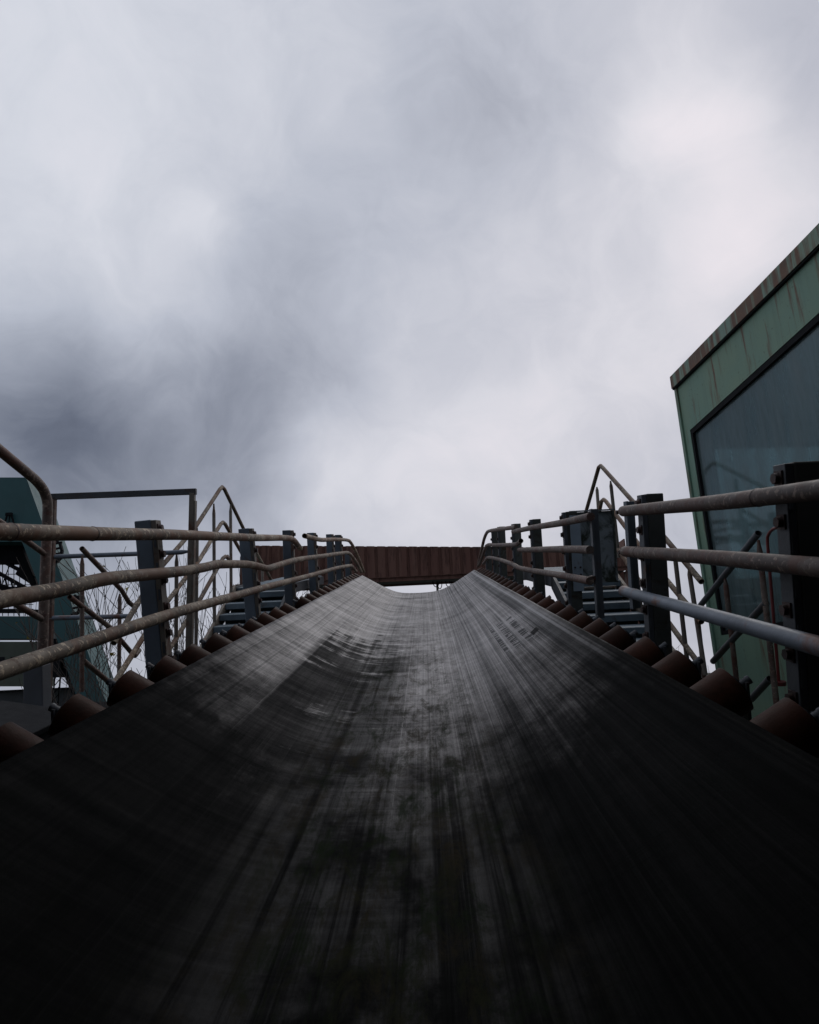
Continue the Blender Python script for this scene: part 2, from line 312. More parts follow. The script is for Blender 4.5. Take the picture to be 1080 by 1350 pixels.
def belt_mat():
    m, nt, bs = newmat('worn_rubber')
    tc = N(nt, 'ShaderNodeTexCoord').outputs['Object']
    def mp(scale, loc=(0, 0, 0)):
        q = N(nt, 'ShaderNodeMapping'); q.inputs['Scale'].default_value = scale; q.inputs['Location'].default_value = loc; nt.links.new(tc, q.inputs[0]); return q.outputs[0]
    sp = N(nt, 'ShaderNodeSeparateXYZ'); nt.links.new(tc, sp.inputs[0]); X, S = sp.outputs[0], sp.outputs[1]
    def mr(v_, a, b, c=0, d=1):
        q = N(nt, 'ShaderNodeMapRange', interpolation_type='SMOOTHSTEP')
        if isinstance(v_, (int, float)): q.inputs[0].default_value = v_
        else: nt.links.new(v_, q.inputs[0])
        for i, x in enumerate((a, b, c, d)): q.inputs[i + 1].default_value = x
        return q.outputs[0]
    def mul(a, b): return mth(nt, 'MULTIPLY', a, b)
    def plus(a, b): return mth(nt, 'ADD', a, b)
    def band(x0, w_, soft=.01): return mr(mth(nt, 'ABSOLUTE', mth(nt, 'SUBTRACT', X, x0)), w_ / 2, w_ / 2 + soft, 1, 0)
    right = mr(X, -.25, .25)                                  # lengthwise scratches rule the right wing, cross wear arcs the left
    l1 = noise(nt, mp((60, .10, 0)), 1, 4, .6); l2 = noise(nt, mp((16, .16, 0)), 1, 6, .65); l3 = noise(nt, mp((190, .6, 0)), 1, 2)
    g1 = noise(nt, mp((150, 28, 0)), 1, 8, .8); g2 = noise(nt, mp((40, 22, 0)), 1, 9, .8)
    L_ = plus(plus(mul(l1, .32), mul(l2, .20)), plus(mul(l3, .22), plus(mul(g1, .14), mul(g2, .12))))
    c1 = noise(nt, mp((1.5, 30, 0)), 1, 6, .65); c2 = noise(nt, mp((1.1, 7, 0)), 1, 8, .66, .15); c3 = noise(nt, mp((5, 110, 0)), 1, 3)
    C_ = plus(plus(mul(c1, .30), mul(c2, .42)), plus(mul(c3, .14), mul(g2, .14)))
    bl = noise(nt, mp((2.4, 1.6, 0)), 1, 9, .65)
    f = mul(plus(mul(L_, plus(mul(right, .42), .28)), plus(mul(C_, plus(mul(right, -.42), .54)), mul(bl, .18))), 1.0)
    col = ramp(nt, f, [(.39, (.026, .025, .025)), (.45, (.070, .065, .064)), (.495, (.125, .115, .112)), (.545, (.205, .186, .18)), (.62, (.35, .32, .31))])
    # hairline scores along, scuffs across
    h1 = ramp(nt, noise(nt, mp((85, .06, 0)), 1, 2, .5), [(.30, .35), (.37, 1)]); col = mix(nt, mth(nt, 'MAXIMUM', h1, mr(right, 0, 1, .6, 0)), (.02, .02, .02), col)
    h2 = ramp(nt, noise(nt, mp((150, .12, 7), (3, 1, 0)), 1, 1, .5), [(.64, 0), (.70, .55)]); col = mix(nt, h2, col, (.30, .28, .275))
    h3 = ramp(nt, noise(nt, mp((1.3, 70, 0), (2, 5, 0)), 1, 4, .6), [(.33, .4), (.40, 1)]); col = mix(nt, h3, (.03, .029, .029), col)
    h4 = mul(ramp(nt, noise(nt, mp((2.6, 48, 0), (9, 2, 0)), 1, 5, .7), [(.64, 0), (.70, .8)]), mr(X, .25, -.1)); col = mix(nt, h4, col, (.42, .40, .395))
    # grit and short sharp nicks
    gr = ramp(nt, noise(nt, mp((130, 60, 3)), 1, 3, .7), [(.66, 0), (.70, .7)]); col = mix(nt, gr, col, (.34, .32, .31))
    pk = ramp(nt, noise(nt, mp((38, 26, 9)), 1, 4, .7), [(.27, .9), (.31, 0)]); col = mix(nt, pk, col, (.012, .012, .012))
    # bands of bare dark rubber and single scores
    for x0, w_, soft, k in ((.768, .075, .02, .9), (.840, .014, .01, .95), (.597, .005, .006, .97), (.505, .012, .012, .6), (.455, .006, .008, .6), (.385, .010, .012, .75), (.355, .004, .006, .8), (.325, .02, .02, .35), (.20, .004, .006, .6), (.235, .003, .005, .4), (.66, .004, .006, .5), (.71, .003, .005, .5),
                            (-.02, .003, .004, .6), (-.055, .003, .004, .5), (-.10, .004, .006, .4), (-.80, .006, .008, .5), (-.95, .004, .006, .5), (-1.06, .004, .006, .5), (-.42, .004, .008, .5), (-.36, .006, .008, .4)):
        br = mul(band(x0, w_ * (1.7 if w_ < .013 else 1.15), soft * .5), mul(ramp(nt, noise(nt, mp((2, .5, 0), (x0 * 9, 0, 0)), 1, 4), [(.3, .45), (.6, 1)]), k))
        col = mix(nt, br, col, (.013, .014, .016))
    col = mix(nt, mul(band(.805, .008, .008), .6), col, (.30, .29, .29))
    # worn moulded lettering: rows of short dark strokes, and the slit beside it
    rows = ramp(nt, mth(nt, 'FRACT', mul(X, 13.0)), [(.12, 0), (.2, 1), (.72, 1), (.8, 0)])
    stk = ramp(nt, noise(nt, mp((7, 22, 0)), 1, 0, .4), [(.49, 0), (.52, 1)])
    inbox = mul(band(.60, .21, .006), mr(mth(nt, 'ABSOLUTE', mth(nt, 'SUBTRACT', S, 5.05)), .60, .62, 1, 0))
    col = mix(nt, mul(inbox, .25), col, (.20, .19, .19))
    col = mix(nt, mul(mul(rows, stk), mul(inbox, .92)), col, (.010, .010, .012))
    sk = mth(nt, 'ABSOLUTE', mth(nt, 'SUBTRACT', plus(S, mul(X, -1.2)), 3.74))
    col = mix(nt, mul(band(.700, .045, .006), mr(sk, .06, .08, 1, 0)), col, (.005, .005, .005))
    # left wing darkened as part of the same light falloff, drawn out crosswise
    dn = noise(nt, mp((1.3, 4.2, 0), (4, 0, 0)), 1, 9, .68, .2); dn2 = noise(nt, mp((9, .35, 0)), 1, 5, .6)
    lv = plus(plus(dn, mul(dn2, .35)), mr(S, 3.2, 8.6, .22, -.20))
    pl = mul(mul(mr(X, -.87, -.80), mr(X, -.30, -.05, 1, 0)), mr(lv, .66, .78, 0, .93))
    # near end and wings darkened: light falloff put into the colour, ragged edge
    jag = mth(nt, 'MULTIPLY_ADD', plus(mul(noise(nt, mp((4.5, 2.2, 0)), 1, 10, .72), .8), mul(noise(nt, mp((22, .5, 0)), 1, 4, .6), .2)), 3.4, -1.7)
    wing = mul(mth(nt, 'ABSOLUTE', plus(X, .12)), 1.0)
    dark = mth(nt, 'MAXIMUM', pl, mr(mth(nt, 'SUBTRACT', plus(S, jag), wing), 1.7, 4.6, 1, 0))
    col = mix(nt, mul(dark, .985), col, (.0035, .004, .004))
    # green algae and brown mud in the trough bottom
    cen = band(-.144, .34, .38)
    al = ramp(nt, noise(nt, mp((13, 4.2, 0)), 1, 12, .80, .5), [(.47, 0), (.60, .85)])
    alg = mul(mul(cen, mr(S, 8, 2.2, .25, .95)), al)
    alc = mix(nt, ramp(nt, noise(nt, mp((5, 2.2, 0), (1, 7, 0)), 1, 5), [(.42, 0), (.58, 1)]), (.012, .018, .009), (.026, .022, .014))
    col = mix(nt, alg, col, alc)
    nt.links.new(col, bs.inputs['Base Color'])
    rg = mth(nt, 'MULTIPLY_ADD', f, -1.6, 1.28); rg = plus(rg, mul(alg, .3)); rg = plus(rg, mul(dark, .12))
    nt.links.new(rg, bs.inputs['Roughness'])
    centre = band(-.144, .30, .40)
    bw = N(nt, 'ShaderNodeRGBToBW'); nt.links.new(col, bw.inputs[0])
    spec = plus(mth(nt, 'MINIMUM', mth(nt, 'MULTIPLY_ADD', bw.outputs[0], 2.6, .006), .5), mul(mul(centre, .30), mul(mr(l2, .42, .56), mr(bl, .4, .55))))
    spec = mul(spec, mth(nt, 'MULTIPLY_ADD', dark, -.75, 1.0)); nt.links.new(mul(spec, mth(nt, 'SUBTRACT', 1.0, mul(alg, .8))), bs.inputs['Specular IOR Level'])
    h = plus(mul(L_, .8), plus(mul(C_, .6), mul(bl, .5)))
    bump(nt, bs, plus(h, mul(plus(g1, g2), .6)), .3, .003)
    return m
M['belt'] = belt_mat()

# ================================================================== SETTING
g = MB(); g.add([(-900, -900, 0), (900, -900, 0), (900, 1500, 0), (-900, 1500, 0)], [(0, 1, 2, 3)])
go = part('ground', g, M['ground']); go['kind'] = 'structure'

# ================================================================== CONVEYOR
XC = -.144; HW = 1.0; N0 = -.887; S_END = 12.45
def bn(x):
    u = abs(x - XC); k = 10.5
    sp = math.log(1 + math.exp(k * (u - .40))) / k
    s0 = math.log(1 + math.exp(-k * .40)) / k; s1 = math.log(1 + math.exp(k * .60)) / k
    return N0 + .363 * (sp - s0) / (s1 - s0)
def crest(s):                                            # past the head the conveyor levels out
    if s <= S_END - .35: return 0.0
    t = s - (S_END - .35)
    return -.22 * t * t if t < .6 else -.22 * .36 - .264 * (t - .6)
def belt():
    mb = MB(); xs = [XC + HW * (-1 + 2 * i / 80) for i in range(81)]; ss = []
    s = -2.5
    while s < 17: ss.append(s); s += .08 if s < 13.5 else .2
    nx = len(xs)
    def und(x, s):
        u = (x - XC); a = min(1, abs(u) * 2.2)
        return (1 - u ** 6) * (.0012 * math.sin((s - 1.6) * 15.51) * a + .004 * math.sin(s * 1.1 + u)) + .0015 * math.sin(s * 2.1 + u)
    top = [(x, s, bn(x) + crest(s) + und(x, s)) for s in ss for x in xs]
    for a, sgn in ((top, 1),):
        mb.add(a, [(j * nx + i, j * nx + i + 1, (j + 1) * nx + i + 1, (j + 1) * nx + i) for j in range(len(ss) - 1) for i in range(nx - 1)], True)
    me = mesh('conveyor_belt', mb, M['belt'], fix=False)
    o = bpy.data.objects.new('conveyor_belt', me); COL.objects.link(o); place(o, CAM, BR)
    m = o.modifiers.new('thick', 'SOLIDIFY'); m.thickness = .022; m.offset = -1
    tag(o, 'wide worn black rubber conveyor belt troughed and climbing to the brown gantry', 'conveyor belt')
    return o
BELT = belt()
# frame
fr = thing('conveyor_trestle', 'dark steel beams and legs carrying the troughed belt', 'trestle', B(XC, 0, -1.3), BR)
for sx in (-1, 1):
    x = sx * 1.33
    m_ = MB().bar((x, -2.5, .28), (x, 12.4, .28), .09, .16); m_.bar((x, 12.4, .28), (x, 17, -.9), .09, .16); part('stringer', m_, M['steel'], fr)
for i in range(10):
    s = -1 + i * 1.6
    part('cross_beam', MB().bar((-1.28, s, .12), (1.28, s, .12), .1, .14), M['steel'], fr)
for s in (1.0, 6.0, 11.0):
    for sx in (-1, 1):
        h = (CAM.z - 1.3 + s * math.sin(SLOPE)) + .3
        a = Vector((sx * 1.33, s, .2)); dn = Vector((0, -math.sin(SLOPE), -math.cos(SLOPE)))
        part('support_leg', MB().bar(a, a + dn * (h), .2, .2, Vector((0, 1, 0))), M['steel'], fr)

# rollers
WING = math.atan2(bn(XC + 1) - bn(XC + .75), .25)
def roller(side):
    # local frame: origin at outer end of the shell axis
    t = thing('idler_roller', '', 'roller', (0, 0, 0), BR, 'rusty idler rollers under the left rim of the belt' if side < 0 else 'rusty idler rollers under the right rim of the belt')
    d = Vector((-side * math.cos(WING), 0, -math.sin(WING)))
    r = .082; b = .012
    part('shell', MB().tube([(0, 0, 0), d * .002, d * .003, d * .45], [r - .004, r, r, r], 32), M['roller'], t)
    part('shaft', MB().tube([-d * .045, d * .002], .014, 10), M['steel'], t)
    part('bearing_cap', MB().tube([-d * .014, d * .004], .042, 16), M['black'], t)
    c = -d * .035
    br_ = MB().box(c + Vector((0, 0, -.15)), (.010, .05, .31), Matrix.Rotation(side * WING * .0, 3, 'Y'))
    br_.box(c + Vector((-side * .03, 0, -.29)), (.14, .09, .014))
    part('bracket', br_, M['steel'], t)
    part('bolt_head', MB().tube([-d * .056, -d * .044], .016, 6), M['steel'], t)
    return t
def roller_pos(side, s):
    xe = XC + side * (HW + .125); ne = bn(XC + HW) + math.tan(WING) * .125 - .022
    off = .084
    return B(xe + side * math.sin(WING) * off, s, ne - math.cos(WING) * off + crest(s))
for side, s0, nm in ((-1, 1.64, 'left'), (1, 1.54, 'right')):
    proto = None
    for k in range(29):
        s = s0 + .405 * k + random.uniform(-.02, .02)
        if side < 0 and k in (0, 12): continue
        kk = k if side > 0 else (k - 1 if k < 12 else k - 2)
        pos = roller_pos(side, s) + EN * random.uniform(-.006, .002)
        lab = 'rusty idler roller under the %s belt rim, %s%s' % (nm, ORD[kk], ' one' if kk == 0 else ' from the viewer')
        rr_ = (SLOPE, 0, random.uniform(-.03, .03))
        if proto is None: proto = roller(side); proto.location = pos; proto.rotation_euler = rr_; proto['label'] = lab
        else: dup(proto, pos, lab, rr_)

# posts
POSTS = [2.30, 3.78, 5.88, 7.7, 9.3, 11.1, 12.15, 13.6]
def post(side):
    t = thing('steel_post', '', 'post', (0, 0, 0), BR, 'steel posts beside the belt on the left' if side < 0 else 'steel posts beside the belt on the right')
    H = 1.05
    # hollow section; local z: top at 0, going down; inner (belt) side is -side
    part('column', MB().box((0, 0, -H / 2), (.092, .10, H)), M['post'] if side < 0 else M['post_dark'], t, .006)
    part('flange_strip', MB().box((-side * .060, -.01, -H / 2 - .004), (.028, .075, H)), M['strip'] if side < 0 else M['steel'], t, .003)
    z = -.05
    for i in range(6):
        b = MB(); b.box((-side * .077, -.012, z), (.008, .045, .05)); b.tube([(-side * .080, -.012, z), (-side * .097, -.012, z)], .019, 6)
        part('bolt', b, M['bolt'], t)
        if i < 5:
            part('slotted_lug', MB().box((-side * .062, -.0485, z - .075), (.012, .004, .06)), M['steel'], t)
        z -= .145
    part('base_plate', MB().box((0, 0, -H - .01), (.2, .2, .02)), M['steel'], t)
    return t
PX = {-1: -1.55, 1: 1.262}
for side, nm in ((-1, 'left'), (1, 'right')):
    proto = None
    for k, s in enumerate(POSTS):
        if side < 0 and k == 0: continue
        kk = k if side > 0 else k - 1
        pos = B(PX[side], s, .205 + crest(s) + random.uniform(-.012, .012)); rot = (SLOPE + random.uniform(-.01, .01), (-.045 if (side < 0 and k < 3) else 0) + random.uniform(-.01, .01), random.uniform(-.03, .03))
        lab = 'square blue grey bolted post on the %s of the belt, %s%s' % (nm, ORD[kk], ' one' if kk == 0 else ' from the viewer')
        if side > 0 and k == 0: lab = 'large dark bolted post standing in front of the green cabin window'
        if side > 0 and k == 1: lab = 'dark bolted post just left of the green cabin, behind the right pipes'
        if side < 0 and k == 1: lab = 'tall dark bolted post leaning behind the three left pipes, largest on that side'
        if proto is None: proto = post(side); place(proto, pos, rot); proto['label'] = lab
        else: dup(proto, pos, lab, rot)

# handrail pipes: bent tubes clamped to the posts
def pipe(pts, X, r, mat, label, group, o0=False, o1=False, collars=(), k=5, name='handrail_pipe'):
    P = [Vector(bx_(px, py, X)) for px, py in pts]
    base = P[0].copy()
    t = thing(name, label, 'handrail', B(*base), BR, group)
    Q = [p - base for p in smooth(P, k)]
    part('pipe', MB().tube(Q, r, 16, o0, o1), mat, t)
    for (px, py) in collars:
        c = Vector(bx_(px, py, X)) - base
        i = min(range(len(Q) - 1), key=lambda j: (Q[j] - c).length); d = (Q[i + 1] - Q[i]).normalized()
        j = min(range(len(Q) - 1), key=lambda jj: ((Q[jj] + Q[jj + 1]) / 2 - c).length); e0 = Q[j]; dd = (Q[j + 1] - e0).normalized(); c = e0 + dd * (c - e0).dot(dd)
        part('weld_seam', MB().tube([c - dd * .006, c, c + dd * .006], [r * .99, r * 1.08, r * .99], 16), M['bolt'], t)
    return t
GL = 'horizontal pipes along the left of the belt'; GR = 'horizontal pipes along the right of the belt'
XL = -1.405; XR = 1.125; RP = .030
pipe([(-330, 693), (-120, 697), (0, 701), (125, 703.7), (230, 705), (285, 707), (340, 709), (384, 710), (396, 723)], XL, RP, M['rail'], 'long beige pipe, top one of three on the left, bent down at its far end', GL, o1=True, collars=[(14, 701), (122, 703.6), (285, 707)])
pipe([(401.5, 706.4), (422.8, 711.7), (442, 711.3), (460.6, 713), (470, 729), (480, 754)], XL, RP, M['rail'], 'short top pipe on the far left, open near end, arching down to the belt rim', GL, o0=True, collars=[(441, 711)])
pipe([(-330, 878), (-120, 822), (0, 791), (70, 779), (130, 765), (160, 760.5), (190, 758), (240, 753), (270, 748), (288, 744), (326, 744), (342, 747), (353, 749.6), (366, 745.5), (391, 738), (430, 732.4), (445.6, 730), (459.7, 729), (468.5, 739), (476.4, 754)], XL, RP, M['rail'],
     'dented beige pipe, middle one of three on the left, kinked like a wave', GL, collars=[(445, 730), (288, 744.5)])
pipe([(-330, 993), (-120, 925), (0, 885), (135, 840), (230, 808), (291, 791), (352, 773.7), (405, 760), (445.6, 748.6), (463, 746), (469.4, 753)], XL, RP, M['rail'], 'beige pipe, lowest of three on the left, rising beside the rollers', GL, collars=[(405, 760), (445, 748.6), (292, 790.5)])
pipe([(822, 674), (950, 662), (1080, 646), (1300, 622)], XR, RP, M['rail_brown'], 'thick grey brown pipe, topmost across the green cabin window', GR, collars=[(1000, 656)])
pipe([(824, 727), (950, 736), (1080, 748), (1300, 769)], XR, RP, M['rail_brown'], 'rusty brown pipe, middle of three near pipes in front of the cabin', GR, collars=[(842, 728.5)])
pipe([(822, 779), (860, 790), (960, 818), (1080, 852), (1300, 915)], XR, RP, M['rail_blue'], 'blue grey pipe, lowest of three near pipes in front of the cabin', GR)
pipe([(779, 681), (740, 689.5), (700, 696), (677, 701)], XR, RP * .95, M['rail_brown'], 'top pipe on the right between the rusty flat upright and the small posts', GR, o1=True)
pipe([(680, 695), (654, 698.5), (643, 701), (638, 712), (630, 747)], XR, RP * .95, M['rail_brown'], 'far top pipe on the right that arches down to the belt rim', GR, collars=[(654, 698.5)])
pipe([(778, 725), (740, 724), (685, 725)], XR, RP * .95, M['rail_brown'], 'straight middle pipe on the right that ends at the rusty flat upright', GR)
pipe([(687, 713), (680, 718), (654, 718.7), (641.5, 719.5), (632, 745)], XR, RP * .95, M['rail_brown'], 'far middle pipe on the right, open end bent up, other end bent down', GR, o0=True)
pipe([(778, 766), (740, 758.5), (700, 752), (684, 748.6), (678, 745), (662.6, 739), (650, 735.7), (643, 735.4), (637.5, 743)], XR, RP * .95, M['rail_brown'], 'lowest pipe on the right, running from the rusty upright down to the far rollers', GR, collars=[(683, 748.3)])

# flat uprights and cover panel
def upright(px, py0, py1, X, wd, mat, label, slots):
    a = Vector(bx_(px, py0, X)); n1_ = bx_(px, py1, X)[2]
    t = thing('flat_upright', label, 'upright bar', B(*a), BR)
    h = a.z - n1_
    part('bar', MB().box((.0, 0, -h / 2), (.012, wd, h)).box((.03, wd / 2 - .006, -h / 2), (.05, .01, h)), mat, t, .002)
    for z in slots: part('clamp', MB().box((-.018, 0, -z), (.03, .06, .03)).tube([(-.06, 0, -z), (-.02, 0, -z)], .012, 6), M['bolt'], t)
    return t
upright(779, 671, 812, XR + .045, .055, M['steel'], 'rust eaten flat upright in front of the lichened cover plate', (.07, .28, .48))
upright(825, 661, 800, XR + .045, .06, M['post'], 'grey flat upright where the three near right pipes begin', (.06, .29, .51))
pt = thing('cover_plate', 'mottled lichened steel cover plate beyond the right flat upright', 'cover plate', B(1.30, 5.86, .2), BR)
part('plate', MB().box((.16, .12, -.31), (.36, .008, .62)), M['panel'], pt)
part('edge_angle', MB().box((.16, .10, .008), (.38, .04, .012)).box((.345, .10, -.31), (.012, .04, .62)), M['panel'], pt)
part('lower_brace', MB().box((.16, .09, -.66), (.34, .03, .02)), M['strip'], pt)
pf = thing('facing_plate', 'pale blue drilled plate on the post left of the mottled cover plate', 'plate', B(1.262, 5.88 - .066, .17), BR)
part('plate', MB().box((.018, 0, -.32), (.085, .01, .64)), M['plate'], pf)
for z in (.44, .5):
    for dx in (-.005, .04): part('bolt_head', MB().tube([(dx, -.004, -z), (dx, -.018, -z)], .008, 6), M['bolt'], pf)

# ------------------------------------------------------------------ unseen enclosure added around the viewer to shade the near belt and posts
hs = thing('shade_enclosure', 'unseen dark enclosure added around the viewer to shade the near belt', 'light blocker', B(0, 0, 0), BR)
for sx in (-1, 1): part('shade_side', MB().box((sx * 2.3, -.55, -.2), (.06, 7.1, 3.3)), M['black'], hs)
part('roof', MB().box((0, -1.3, 1.42), (4.9, 5.8, .06)), M['black'], hs)  # top of the added shade enclosure
part('shade_rear', MB().box((0, -4.1, -.2), (4.5, .06, 3.2)), M['black'], hs)
# ------------------------------------------------------------------ walkways and stairs
def deck(nm, xa, xb, s0, s1, n, label):
    t = thing('walkway', label, 'walkway', B((xa + xb) / 2, s0, n), BR)
    L = s1 - s0; W = xb - xa
    part('edge_beam', MB().box((-W / 2, L / 2, -.05), (.05, L, .14)), M['steel'], t); part('edge_beam', MB().box((W / 2, L / 2, -.05), (.05, L, .14)), M['steel'], t)
    gmb = MB(); k = int(L / .06)
    for i in range(k): gmb.box((0, .03 + i * .06, 0), (W - .06, .006, .035))
    for i in range(int(W / .12)): gmb.box((-W / 2 + .08 + i * .12, L / 2, .002), (.008, L - .01, .03))
    part('grating', gmb, M['steel'], t)
    return t
deck('left', -2.38, -1.66, -1.5, 6.3, -1.42, 'dark grated walkway deck below the left rollers and pipes')
deck('right', 1.36, 2.06, -1.5, 5.7, -1.42, 'dark grated walkway deck below the right rollers and pipes')
def stair(side, xa, xb, sA, nA, sB, nB, label, nT):
    # line A low, B high, treads between, then a landing and a flight down behind
    k = (nB - nA) / (sB - sA)
    s_low = sB - (nB + 1.38) / k
    t = thing('stairs', label, 'stairs', B((xa + xb) / 2, s_low, -1.38), BR)
    W = xb - xa; L = sB - s_low; Hh = nB + 1.38
    for sx in (-1, 1):
        part('stringer', MB().bar((sx * W / 2, -.1, .0), (sx * W / 2, L + .05, Hh), .03, .16), M['strip'] if sx == side else M['steel'], t)
        part('landing_beam', MB().bar((sx * W / 2, L, Hh), (sx * W / 2, L + 2.6, Hh - .04), .03, .12), M['steel'], t)
    n_t = int(L / .23)
    proto = None
    for i in range(n_t):
        f = (i + .5) / n_t
        p = Vector((0, L * f, Hh * f + .03))
        if proto is None:
            mb = MB().box((0, 0, 0), (W - .035, .20, .022)); mb.box((0, -.10, -.022), (W - .035, .012, .06)); mb.box((0, .095, -.07 - Hh / n_t * .3), (W - .035, .008, Hh / n_t + .05))
            proto = part('tread', mb, M['tread'], t, .002); proto.location = p
        else:
            c = proto.copy(); COL.objects.link(c); c.parent = t; c.location = p
    gm = MB()
    for i in range(30): gm.box((0, L + .1 + i * .085, Hh - .01 + .03), (W - .035, .07, .03))
    part('landing_slats', gm, M['tread'], t)
    part('riser_sheet', MB().prism([(-W / 2 + .02, .08, -.10), (W / 2 - .02, .08, -.10), (W / 2 - .02, L + .08, Hh - .10), (-W / 2 + .02, L + .08, Hh - .10)], (0, .02, -.012)), M['black'], t)
    part('landing_edge', MB().box((0, L + .07, Hh - .05), (W - .035, .012, .12)), M['tread'], t)
    return t
stair(-1, -2.30, -1.63, 7.26, -.86, 8.15, -.47, 'blue grey steel stairs between the left posts and the peaked railing', 5)
stair(1, 1.35, 2.01, 6.17, -.92, 7.32, -.477, 'blue grey steel stairs behind the mottled cover plate on the right', 6)

def railing(label, X, rails, bal, r=.022, mat=M['rail_brown'], group=None, rb=.019, opens=True, balmat=None):
    a = Vector(bx_(*rails[0][0], X)); t = thing('stair_railing', label, 'railing', B(*a), BR, group)
    for pts in rails:
        part('rail', MB().tube([Vector(bx_(px, py, X)) - a for px, py in pts], r, 10, True, True), mat, t)
    for (x0, y0, x1, y1) in bal:
        p = Vector(bx_(x0, y0, X)) - a; q = Vector(bx_(x1, y1, X)) - a
        d = (q - p); 
        mb = MB(); mb.tube([p, p + d * .03, p + d * .07, q], [rb * .45, rb * .6, rb, rb], 8)
        part('baluster', mb, balmat or mat, t)
    return t
GP = 'pipe railings of the stairs beside the conveyor'
railing('beige railing peaked like a roof over the left stairs', -2.30,
        [[(150, 848), (207, 754), (257, 696), (290, 645), (293, 642), (296, 645), (325, 705), (362, 772)],
         [(150, 902), (208, 810), (263, 738), (291, 691), (294, 688.5), (297, 691), (345, 775)],
         [(170, 940), (218, 865), (263, 792), (294, 736), (297.5, 733.5), (301, 736), (303, 742)]],
        [(260, 696, 258, 900), (282, 664, 283, 850), (304, 665, 305, 800), (233, 730, 232, 890), (346, 750, 347, 790)], mat=M['rail'], group=GP, balmat=M['strip'])
railing('beige railing peaked like a roof over the right stairs', 2.01,
        [[(765, 702), (774, 670), (789.5, 616), (792, 614), (795, 617), (837, 664), (879, 712), (925, 767)],
         [(785, 700), (793, 661), (796, 658.5), (799, 661), (843, 719), (880, 766), (925, 820)],
         [(805, 710), (837, 757), (879, 817), (925, 880)]],
        [(787, 642, 791, 700), (805, 634, 816, 735), (833, 702, 848, 822), (889, 725, 906, 870), (908, 748, 930, 890)], mat=M['rail'], group=GP, balmat=M['strip'])
railing('dark railing with open pipe end running down left of the biggest left post', -2.85,
        [[(108, 723), (160, 777.5), (170, 794), (176, 799), (182, 794)], [(92, 787), (145, 827), (173, 860), (179, 864), (184, 857)], [(110, 871), (140, 896), (160, 915)]],
        [(108.5, 732, 108, 912), (158, 783, 157, 890)], group=GP, mat=M['rail_brown'])
railing('dark railing with open pipe end in front of the cabin window', 2.45,
        [[(1000, 703), (923, 799)], [(1010, 795), (985, 822), (940, 872)], [(1015, 895), (990, 922)]],
        [(1000, 712, 1024, 930), (956, 762, 972, 905), (920, 815, 930, 905)], group=GP, mat=M['steel'], balmat=M['rail_brown'], rb=.022, r=.026)
# landing railing across the left side walkway
S_L = 6.0
a0 = Vector(bs_(70, 655, S_L)); t = thing('landing_railing', 'dark square railing standing crosswise left of the biggest left post', 'railing', B(*a0), BR)
def bsp(px, py): return Vector(bs_(px, py, S_L)) - a0
part('top_rail', MB().bar(bsp(68, 655), bsp(259, 648), .04, .055), M['steel'], t, .004)
part('middle_rail', MB().tube([bsp(73, 734), bsp(240, 728), bsp(248, 727)], [.021, .021, .012], 10), M['rail_blue'], t)
part('lower_rail', MB().tube([bsp(66, 815), bsp(172, 812.3)], .021, 10), M['rail_blue'], t)
part('post', MB().bar(bsp(254, 650), bsp(248, 890), .045, .05, Vector((0, 1, 0))).bar(bsp(258, 660), bsp(252.5, 890), .012, .05, Vector((0, 1, 0))), M['strip'], t, .003)
part('post', MB().bar(bsp(71, 656), bsp(64, 925), .04, .04, Vector((0, 1, 0))), M['rail_brown'], t)
# rusty bent tube railing, far left
X5 = -2.42
a0 = Vector(bx_(62, 660, X5)); t = thing('bent_tube_railing', 'rusty thick tube at the far left, bent from a slope into an upright', 'railing', B(*a0), BR)
def bxp(px, py, X=X5): return Vector(bx_(px, py, X)) - a0
part('bent_tube', MB().tube(smooth([bxp(-140, 478), bxp(-70, 534), bxp(0, 594), (bxp(46, 632)), bxp(58, 647), bxp(63, 665), bxp(62, 700), bxp(58, 800), bxp(54, 935)], 5), .031, 16), M['rail_brown'], t)
part('branch_tube', MB().tube([bxp(-60, 650), bxp(0, 688), bxp(60, 731)], .018, 10), M['rail_brown'], t)
part('branch_tube', MB().tube([bxp(-60, 745), bxp(27, 800), bxp(57, 817)], .020, 10), M['rail_brown'], t)
part('clamp_band', MB().tube([bxp(55, 896), bxp(55, 899)], .036, 16), M['steel_bright'], t)
part('stub_post', MB().box(bxp(50, 930), (.12, .1, .5)), M['steel'], t, .006)
# dark equipment box at the lower left
bp = Vector(bx_(-25, 962, -2.15)); t = thing('equipment_box', 'dark olive sheet metal box under the lowest left pipe', 'metal box', B(*bp), BR)
part('housing', MB().box((.05, .1, -.33), (.36, .55, .62)), M['black'], t, .01)
part('lid', MB().box((.05, .1, 0), (.42, .62, .03), Matrix.Rotation(.18, 3, 'Y')), M['black'], t, .005)
part('latch', MB().box((.235, -.05, -.12), (.02, .05, .07)), M['steel_bright'], t)

